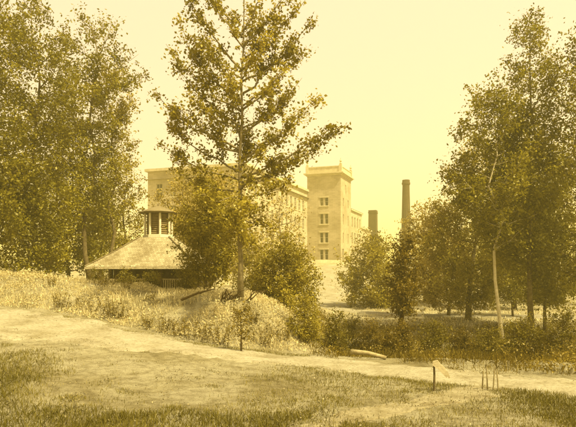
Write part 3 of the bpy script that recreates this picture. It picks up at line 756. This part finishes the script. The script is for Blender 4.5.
# ------------------------------------------------------------------ pavilion with cupola
def pavilion():
    cx, cy = PX(158.5,39.3), 39.3; zf = 1.75; rz = R(-4)
    root = empty('pavilion',(cx,cy,zf),rz); tag(root,'low pavilion with broad shingled hip roof and louvred cupola','pavilion')
    ze = 3.50-zf; zr = 5.42-zf; hw = 3.5; cw = .95
    # roof with UVs
    bm = bmesh.new(); uvl = bm.loops.layers.uv.new('UVMap')
    for k in range(4):
        c, s = math.cos(k*math.pi/2), math.sin(k*math.pi/2)
        def rot(x,y,z): return (c*x - s*y, s*x + c*y, z)
        N = 10; rows = []
        for i in range(N+1):
            t = i/N; w = hw+(cw-hw)*t; z = ze + (zr-ze)*(t*.9+.1*t*t)
            rows.append([(rot(-w + 2*w*j/8, -w, z), (-w+2*w*j/8, t*(hw-cw)*1.15)) for j in range(9)])
        for i in range(N):
            for j in range(8):
                q4 = [rows[i][j],rows[i][j+1],rows[i+1][j+1],rows[i+1][j]]
                f = bm.faces.new([bm.verts.new(p) for p,_ in q4])
                for l,(_,u) in zip(f.loops,q4): l[uvl].uv = u
    bmesh.ops.remove_doubles(bm, verts=bm.verts[:], dist=1e-4)
    top = bm
    roof = obj_bm('roof', top, M['shingle'], root)
    bm = bmesh.new()
    bm.free()
    for k in range(4):
        bm = bmesh.new()
        c, s = math.cos(k*math.pi/2), math.sin(k*math.pi/2)
        p0 = Vector((c*-hw + s*hw, s*-hw - c*hw, ze+.03)); p1 = Vector((c*-cw + s*cw, s*-cw - c*cw, zr+.03))
        tube(bm,[p0,p0.lerp(p1,.5)+Vector((0,0,-.06)),p1],[.045,.045,.045],6)
        obj_bm('hip_cap', bm, M['shingle'], roof)
    bm = bmesh.new()
    for k in range(4):
        c, s = math.cos(k*math.pi/2), math.sin(k*math.pi/2)
        vs=[(-hw,-hw-.03),(hw,-hw-.03),(hw,-hw+.03),(-hw,-hw+.03)]
        lo=[bm.verts.new((c*x-s*y,s*x+c*y,ze-.14)) for x,y in vs]; hi=[bm.verts.new((c*x-s*y,s*x+c*y,ze-.012)) for x,y in vs]
        bm.faces.new(lo[::-1]); bm.faces.new(hi)
        for j in range(4): bm.faces.new((lo[j],lo[(j+1)%4],hi[(j+1)%4],hi[j]))
    obj_bm('fascia', bm, M['wood_pale'], root)
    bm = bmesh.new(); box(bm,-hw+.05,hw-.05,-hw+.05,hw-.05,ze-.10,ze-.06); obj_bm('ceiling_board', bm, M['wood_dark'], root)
    bm = bmesh.new(); box(bm,-2.2,2.2,-2.2,2.2,.004,ze-.12); obj_bm('shade_box', bm, M['wood_dark'], root)  # dark box added inside to give the shade under the eaves
    # posts, deck, rails
    bm = bmesh.new(); box(bm,-3.0,3.0,-3.0,3.0,-.5,0); obj_bm('deck', bm, M['wood_dark'], root)
    for x in (-2.8,-.95,.95,2.8):
        for y in (-2.8,-.95,.95,2.8):
            if abs(x)==2.8 or abs(y)==2.8:
                bm=bmesh.new(); box(bm,x-.09,x+.09,y-.09,y+.09,.002,ze-.10); obj_bm('post',bm,M['wood_dark'],root)
    for k in range(4):
        c, s = math.cos(k*math.pi/2), math.sin(k*math.pi/2)
        bm=bmesh.new()
        def rb(x0,x1,y0,y1,z0,z1):
            vs=[(x0,y0),(x1,y0),(x1,y1),(x0,y1)]
            lo=[bm.verts.new((c*x-s*y,s*x+c*y,z0)) for x,y in vs]; hi=[bm.verts.new((c*x-s*y,s*x+c*y,z1)) for x,y in vs]
            bm.faces.new(lo[::-1]); bm.faces.new(hi)
            for j in range(4): bm.faces.new((lo[j],lo[(j+1)%4],hi[(j+1)%4],hi[j]))
        for a,b in ((-2.7,-1.05),(-.85,.85),(1.05,2.7)):
            rb(a,b,-2.84,-2.76,.95,1.03); rb(a,b,-2.84,-2.76,.15,.22)
            nb=12
            for j in range(nb):
                x=a+(b-a)*(j+.5)/nb; rb(x-.03,x+.03,-2.82,-2.78,.222,.948)
        obj_bm('railing',bm,M['bark_pale'],root)
    # cupola
    z0=zr-.06; ce=7.0-zf; ca=7.55-zf
    cup = obj_bm('cupola',(lambda b:(lathe(b,[(1.02,z0),(1.02,z0+.22),(.94,z0+.22),(.94,z0+.26)],8,rot=R(22.5)),b)[1])(bmesh.new()),M['white_paint'],root)
    bm=bmesh.new(); lathe(bm,[(.74,z0+.262),(.74,ce-.02)],8,rot=R(22.5)); 
    for i in range(9):
        z=z0+.34+i*.13; lathe(bm,[(.745,z),(.80,z),(.745,z+.07)],8,rot=R(22.5))
    obj_bm('louvre',bm,M['louvre'],cup)
    for k in range(8):
        a=R(22.5)+k*math.pi/4
        bm=bmesh.new(); tube(bm,[(math.cos(a)*.86,math.sin(a)*.86,z0+.262),(math.cos(a)*.86,math.sin(a)*.86,ce-.002)],[.075,.075],6); obj_bm('mullion',bm,M['white_paint'],cup)
    bm=bmesh.new(); lathe(bm,[(1.22,ce),(1.28,ce+.08),(.85,ce+.24),(.4,ce+.42),(.08,ca-.02),(.05,ca+.1),(.0,ca+.16)],8,rot=R(22.5)); obj_bm('cupola_roof',bm,M['shingle'],cup)
    return root
pavilion()

# ------------------------------------------------------------------ the mill
D = Vector((.335,.942,0)); E = Vector((.942,-.335,0))       # along the long wall; outward from it
def wall(bm, o, u, L, z0, z1, openings, nrm, depth=.3):
    """wall face from o along u, with rectangular openings (u0,u1,z0,z1) and reveals"""
    us = sorted({0.0, L, *[a for op in openings for a in op[:2]]}); zs = sorted({z0, z1, *[a for op in openings for a in op[2:]]})
    def P(a,z,d=0): return o + u*a + Vector((0,0,z)) - nrm*d
    cache={}
    def V(a,z,d=0):
        k=(round(a,4),round(z,4),d)
        if k not in cache: cache[k]=bm.verts.new(P(a,z,d))
        return cache[k]
    for a,b in zip(us[:-1],us[1:]):
        for c,d in zip(zs[:-1],zs[1:]):
            ma,mz=(a+b)/2,(c+d)/2
            if any(op[0]<ma<op[1] and op[2]<mz<op[3] for op in openings): continue
            bm.faces.new((V(a,c),V(b,c),V(b,d),V(a,d)))
    for a,b,c,d in openings:
        for (p,q) in (((a,c),(b,c)),((b,c),(b,d)),((b,d),(a,d)),((a,d),(a,c))):
            bm.faces.new((bm.verts.new(P(*p)),bm.verts.new(P(*q)),bm.verts.new(P(*q,depth)),bm.verts.new(P(*p,depth))))

def window(parent, o, u, nrm, op, depth=.2, bars=2, rowsn=3, off=Vector(), sill=False, head=False):
    a,b,c,d = op; t=.055
    zup = Vector((0,0,1)); org = o + u*a + zup*c - nrm*depth
    def bx(bm,x0,x1,z0,z1,d0,d1):
        vs=[]
        for dd in (d0,d1):
            for x,z in ((x0,z0),(x1,z0),(x1,z1),(x0,z1)): vs.append(bm.verts.new(u*x+zup*z+nrm*dd))
        for f in ((0,1,2,3),(7,6,5,4),(0,4,5,1),(1,5,6,2),(2,6,7,3),(3,7,4,0)): bm.faces.new([vs[i] for i in f])
    w,h=b-a,d-c
    bm=bmesh.new(); bx(bm,0,w,0,t,0,.06); bx(bm,0,w,h-t,h,0,.06); bx(bm,0,t,t,h-t,0,.06); bx(bm,w-t,w,t,h-t,0,.06)
    for i in range(1,bars): bx(bm,w*i/bars-.025,w*i/bars+.025,t,h-t,.0,.05)
    for i in range(1,rowsn): bx(bm,t,w-t,h*i/rowsn-.025,h*i/rowsn+.025,.001,.045)
    fr=obj_bm('window',bm,M['white_paint'],parent,loc=org-off)
    bm=bmesh.new(); vs=[bm.verts.new(u*x+zup*z-nrm*.02) for x,z in ((-.02,-.02),(w+.02,-.02),(w+.02,h+.02),(-.02,h+.02))]; bm.faces.new(vs)
    obj_bm('pane',bm,M['glass_dark'],fr)
    g = .2 if head else .12
    if sill or head:
        bm=bmesh.new(); bx(bm,-g,w+g,-.25,-.003,depth-.02,depth+.12); obj_bm('sill',bm,M['stone_trim'],fr)
    if head:
        bm=bmesh.new(); bx(bm,-g,w+g,h+.003,h+.3,depth-.02,depth+.10); obj_bm('lintel',bm,M['stone_trim'],fr)

def prism(bm, pts, z0, z1):
    lo=[bm.verts.new(Vector((p.x,p.y,z0))) for p in pts]; hi=[bm.verts.new(Vector((p.x,p.y,z1))) for p in pts]
    n=len(pts); bm.faces.new(lo[::-1]); bm.faces.new(hi)
    for i in range(n): bm.faces.new((lo[i],lo[(i+1)%n],hi[(i+1)%n],hi[i]))
def rect(o,u,L,v,Wd,g=0.0):
    return [o-u*g-v*g, o+u*(L+g)-v*g, o+u*(L+g)+v*(Wd+g), o-u*g+v*(Wd+g)]

def mill():
    A = Vector((-7.7,108,0)); zb=2.0; ze=22.7; L=48; Wd=20.3
    off = Vector((A.x,A.y,zb)); root=empty('mill_building',off); tag(root,'long pale stone mill with rows of windows and a square tower','mill')
    bm=bmesh.new(); zl=[5.2,9.4,13.6,17.8]; hh=2.5
    opl=[]
    for z in zl:
        for i in range(12): 
            a=1.6+i*2.85
            if a<34: opl.append((a,a+1.25,z,z+hh))
    A0=A-Vector((0,0,0))
    wall(bm,A-off+Vector((0,0,zb)),D,L,0,ze-zb,[(a,b,c-zb,d-zb) for a,b,c,d in opl],E)
    ope=[]
    for z in zl:
        for i in range(6): a=1.9+i*2.95; ope.append((a,a+1.25,z,z+hh))
    B=A-E*Wd
    wall(bm,B-off+Vector((0,0,zb)),E,Wd,0,ze-zb,[(a,b,c-zb,d-zb) for a,b,c,d in ope],-D)
    # far sides
    for o_,u_,l_ in ((B,D,L),(B+D*L,E,Wd)):
        p=[o_-off+Vector((0,0,zb)),o_+u_*l_-off+Vector((0,0,zb))]
        v=[bm.verts.new(p[0]),bm.verts.new(p[1]),bm.verts.new(p[1]+Vector((0,0,ze-zb))),bm.verts.new(p[0]+Vector((0,0,ze-zb)))]; bm.faces.new(v)
    obj_bm('wall',bm,M['mill_stone'],root)
    for op in opl: window(root,A,D,E,op,off=off,sill=True)
    for op in ope: window(root,B,E,-D,op,off=off,sill=True)
    bm=bmesh.new(); prism(bm,rect(B-off,E,Wd,D,L,.45),ze-zb+.003,ze-zb+.5); obj_bm('cornice',bm,M['stone_trim'],root)
    bm=bmesh.new(); c=rect(B-off,E,Wd,D,L,.55); z=ze-zb+.503
    m1=(c[0]+c[1])/2+D*6; m2=(c[2]+c[3])/2-D*6
    v=[bm.verts.new(p+Vector((0,0,z))) for p in c]; r1=bm.verts.new(m1+Vector((0,0,z+1.6))); r2=bm.verts.new(m2+Vector((0,0,z+1.6)))
    bm.faces.new((v[0],v[1],r1)); bm.faces.new((v[1],v[2],r2,r1)); bm.faces.new((v[2],v[3],r2)); bm.faces.new((v[3],v[0],r1,r2)); bm.faces.new(v[::-1])
    obj_bm('roof',bm,M['roof_metal'],root)
    # ---- tower
    T=Vector((4.8,143,0)); T=A+D*36.6; w=8.2; dp=10.0; zt=26.3
    bm=bmesh.new(); rows=[(6.6,9.0),(10.6,13.0),(15.0,17.4),(19.3,21.2)]
    opf=[(3.15,3.95,a,b) for a,b in rows]+[(4.35,5.15,a,b) for a,b in rows]
    ops=[(2.0,2.9,a,b) for a,b in rows[1:]]+[(6.6,7.5,a,b) for a,b in rows[1:]]+[(1.6,3.0,zb+.1,9.2)]
    opu=[(4.4,5.2,22.6,24.6)]
    ops=ops+opu
    F0=T; S0=T+E*w
    wall(bm,F0-off+Vector((0,0,zb)),E,w,0,zt-zb,[(a,b,c-zb,d-zb) for a,b,c,d in opf],-D)
    wall(bm,S0-off+Vector((0,0,zb)),D,dp,0,zt-zb,[(a,b,c-zb,d-zb) for a,b,c,d in ops],E)
    for o_,u_,l_ in ((T,D,dp),(T+D*dp,E,w)):
        p=[o_-off+Vector((0,0,zb)),o_+u_*l_-off+Vector((0,0,zb))]
        bm.faces.new([bm.verts.new(x) for x in (p[0],p[1],p[1]+Vector((0,0,zt-zb)),p[0]+Vector((0,0,zt-zb)))])
    tower=obj_bm('tower',bm,M['tower_stone'],root)
    for op in opf: window(root,F0,E,-D,op,bars=1,rowsn=2,off=off,head=True)
    for op in ops: window(root,S0,D,E,op,bars=1,rowsn=2,off=off)
    bm=bmesh.new(); g=zt-zb
    for gg,z0,z1 in ((.15,.003,.22),(.4,.223,.45),(.72,.453,.72)): prism(bm,rect(T-off,E,w,D,dp,gg),g+z0,g+z1)
    obj_bm('cornice',bm,M['stone_trim'],tower)
    bm=bmesh.new(); z0=g+.723; z1=g+2.0
    ring=rect(T-off,E,w,D,dp,.12)
    for i in range(4):
        p,q=ring[i],ring[(i+1)%4]; u=(q-p).normalized(); n=Vector((u.y,-u.x,0)); l=(q-p).length
        prism(bm,[p+u*.3,p+u*(l-.3),p+u*(l-.3)-n*.3,p+u*.3-n*.3],z0,z1)
    obj_bm('parapet',bm,M['stone_trim'],tower)
    bm=bmesh.new()
    for i in range(4):
        p,q=ring[i],ring[(i+1)%4]; u=(q-p).normalized(); n=Vector((u.y,-u.x,0)); l=(q-p).length
        prism(bm,[p+u*.2+n*.1,p+u*(l-.2)+n*.1,p+u*(l-.2)-n*.4,p+u*.2-n*.4],z1+.003,z1+.22)
    obj_bm('coping',bm,M['stone_trim'],tower)
    cc=sum(ring,Vector())/4
    for p in ring:
        p=p+(cc-p).normalized()*.25; bm=bmesh.new()
        prism(bm,[p+E*.34+D*.34,p-E*.34+D*.34,p-E*.34-D*.34,p+E*.34-D*.34],z0,z1+.5)
        lathe(bm,[(.18,z1+.503),(.30,z1+.75),(.12,z1+.95),(.3,z1+1.3),(.1,z1+1.65),(0,z1+2.1)],8,p.x,p.y)
        obj_bm('finial',bm,M['stone_trim'],tower)
mill()

def wing(name,lab,o,L,Wd,zt,rows,a0,step,n,cw=1.2,roofh=1.2):
    zb=3.0; off=Vector((o.x,o.y,zb)); root=empty(name,off); tag(root,lab,'building')
    ops=[(a0+i*step,a0+i*step+cw,z,z+2.6) for z in rows for i in range(n)]
    bm=bmesh.new(); wall(bm,Vector((0,0,0)),D,L,0,zt-zb,[(a,b,c-zb,d-zb) for a,b,c,d in ops],E)
    wall(bm,-E*Wd,E,Wd,0,zt-zb,[],-D)
    for o_,u_,l_ in ((-E*Wd,D,L),(-E*Wd+D*L,E,Wd)):
        p=[o_,o_+u_*l_]; bm.faces.new([bm.verts.new(x) for x in (p[0],p[1],p[1]+Vector((0,0,zt-zb)),p[0]+Vector((0,0,zt-zb)))])
    obj_bm('wall',bm,M['mill_stone'],root)
    for op in ops: window(root,o,D,E,op,off=off)
    bm=bmesh.new(); prism(bm,rect(-E*Wd,E,Wd,D,L,.35),zt-zb+.003,zt-zb+.4); obj_bm('cornice',bm,M['stone_trim'],root)
    bm=bmesh.new(); c=rect(-E*Wd,E,Wd,D,L,.4); z=zt-zb+.403
    v=[bm.verts.new(p+Vector((0,0,z))) for p in c]; r1=bm.verts.new((c[0]+c[1])/2+D*2+Vector((0,0,z+roofh))); r2=bm.verts.new((c[2]+c[3])/2-D*2+Vector((0,0,z+roofh)))
    bm.faces.new((v[0],v[1],r1)); bm.faces.new((v[1],v[2],r2,r1)); bm.faces.new((v[2],v[3],r2)); bm.faces.new((v[3],v[0],r1,r2)); bm.faces.new(v[::-1])
    obj_bm('roof',bm,M['roof_metal'],root)
oA=Vector((15.6,149.9,0))
wing('mill_wing','tall narrow mill wing directly behind the right side of the tower',oA,13,12,19.2,[7,11.2,15.2],1.4,2.9,4)
wing('mill_wing','lower mill wing beyond, in front of the square chimney',oA+D*13.3-E*.3,24,11,15.6,[6.5,10.8],1.5,3.1,7)

# chimneys
c=Vector((PX(373,176),176,0)); zb=4; zt=3+(275-210.5)/F*176
root=empty('square_chimney',(c.x,c.y,zb),R(-19.6)); tag(root,'short square brick chimney rising behind the lower mill wing','chimney')
bm=bmesh.new(); h=1.15
def fr(bm,r0,r1,z0,z1):
    lo=[bm.verts.new((x*r0,y*r0,z0)) for x,y in ((-1,-1),(1,-1),(1,1),(-1,1))]; hi=[bm.verts.new((x*r1,y*r1,z1)) for x,y in ((-1,-1),(1,-1),(1,1),(-1,1))]
    bm.faces.new(lo[::-1]); bm.faces.new(hi)
    for j in range(4): bm.faces.new((lo[j],lo[(j+1)%4],hi[(j+1)%4],hi[j]))
fr(bm,1.3,1.12,0,zt-zb-.9); obj_bm('shaft',bm,M['chimney_brick'],root)
bm=bmesh.new(); fr(bm,1.2,1.25,zt-zb-.897,zt-zb-.6); fr(bm,1.15,1.15,zt-zb-.597,zt-zb); obj_bm('cap',bm,M['chimney_brick'],root)
c=Vector((PX(406,148),148,0)); zb=4; zt=3+(275-180)/F*148
root=empty('smokestack',(c.x,c.y,zb)); tag(root,'tall slender tapering smokestack above the trees','chimney')
bm=bmesh.new(); lathe(bm,[(1.3,0),(1.2,6),(1.08,13),(.88,zt-zb-1.3)],14); obj_bm('shaft',bm,M['chimney_brick'],root,smooth=False)
bm=bmesh.new(); lathe(bm,[(.88,zt-zb-1.297),(1.05,zt-zb-1.05),(1.05,zt-zb-.7),(.94,zt-zb-.6),(.94,zt-zb-.1),(.88,zt-zb),(.62,zt-zb),(.62,zt-zb-1.2)],14); obj_bm('cap',bm,M['chimney_brick'],root)

# low terrace wall at the foot of the tower
a=W(300,264,132); b=W(372,264,138)
u=(b-a); u.z=0; L=u.length; u.normalize(); n=Vector((u.y,-u.x,0))
bm=bmesh.new(); zz=H(a.x,a.y)
prism(bm,[Vector(),u*L,u*L-n*.6,-n*.6],-3,.9); wl=obj_bm('terrace_wall',bm,M['stone_trim'],loc=(a.x,a.y,zz)); tag(wl,'low pale stone wall along the foot of the mill tower','wall')

# ------------------------------------------------------------------ air
bm=bmesh.new(); box(bm,-2600,2600,-700,3100,-6,75)
hz=bpy.data.meshes.new('haze'); bm.to_mesh(hz); bm.free()
hm=bpy.data.materials.new('haze_air'); hm.use_nodes=True; nt=hm.node_tree; nt.nodes.clear()
out=nt.nodes.new('ShaderNodeOutputMaterial'); pv=nt.nodes.new('ShaderNodeVolumePrincipled')
pv.inputs['Color'].default_value=(.99,.91,.38,1); pv.inputs['Density'].default_value=.0014; pv.inputs['Anisotropy'].default_value=0.3
nt.links.new(pv.outputs[0],out.inputs['Volume']); hz.materials.append(hm)
HAZE=bpy.data.objects.new('haze',hz); link(HAZE); tag(HAZE,kind='stuff')

# ------------------------------------------------------------------ light
SUN_EL, SUN_AZ = R(56), R(126)       # azimuth clockwise from +Y
d=Vector((math.sin(SUN_AZ)*math.cos(SUN_EL), math.cos(SUN_AZ)*math.cos(SUN_EL), math.sin(SUN_EL)))
sun=bpy.data.lights.new('sun','SUN'); sun.energy=5.0; sun.angle=R(3.0); sun.color=(1.0,.87,.54)
so=bpy.data.objects.new('sun',sun); so.rotation_euler=d.to_track_quat('Z','Y').to_euler(); so.location=(30,-10,60); link(so)
w=bpy.data.worlds.new('World'); SC.world=w; w.use_nodes=True; nt=w.node_tree
bg=nt.nodes['Background']; sky=nt.nodes.new('ShaderNodeTexSky'); sky.sky_type='NISHITA'; sky.sun_disc=False
sky.sun_elevation=SUN_EL; sky.sun_rotation=SUN_AZ; sky.dust_density=6; sky.air_density=1.5
bw=nt.nodes.new('ShaderNodeRGBToBW'); nt.links.new(sky.outputs[0],bw.inputs[0])
# thin overcast: the sky's brightness evened out and warmed
mr=nt.nodes.new('ShaderNodeMath'); mr.operation='MULTIPLY_ADD'; mr.inputs[1].default_value=.25; mr.inputs[2].default_value=6.6
nt.links.new(bw.outputs[0],mr.inputs[0])
vm=nt.nodes.new('ShaderNodeVectorMath'); vm.operation='SCALE'; vm.inputs[0].default_value=(1.0,.815,.60)
nt.links.new(mr.outputs[0],vm.inputs['Scale']); nt.links.new(vm.outputs[0],bg.inputs['Color'])
bg.inputs['Strength'].default_value=.061

cam=bpy.data.cameras.new('camera'); co=bpy.data.objects.new('camera',cam); link(co); SC.camera=co
co.location=(0,0,CAMZ); co.rotation_euler=(R(90),0,0); cam.sensor_width=36; cam.lens=36*F/576; cam.shift_y=(HORIZON-213.5)/576
cam.clip_start=.1; cam.clip_end=6000
vs=SC.view_settings; vs.view_transform='Standard'; vs.look='None'; vs.gamma=1; vs.exposure=1.18; vs.use_curve_mapping=False
SC.cycles.max_bounces=8; SC.cycles.volume_bounces=3; SC.cycles.transparent_max_bounces=8
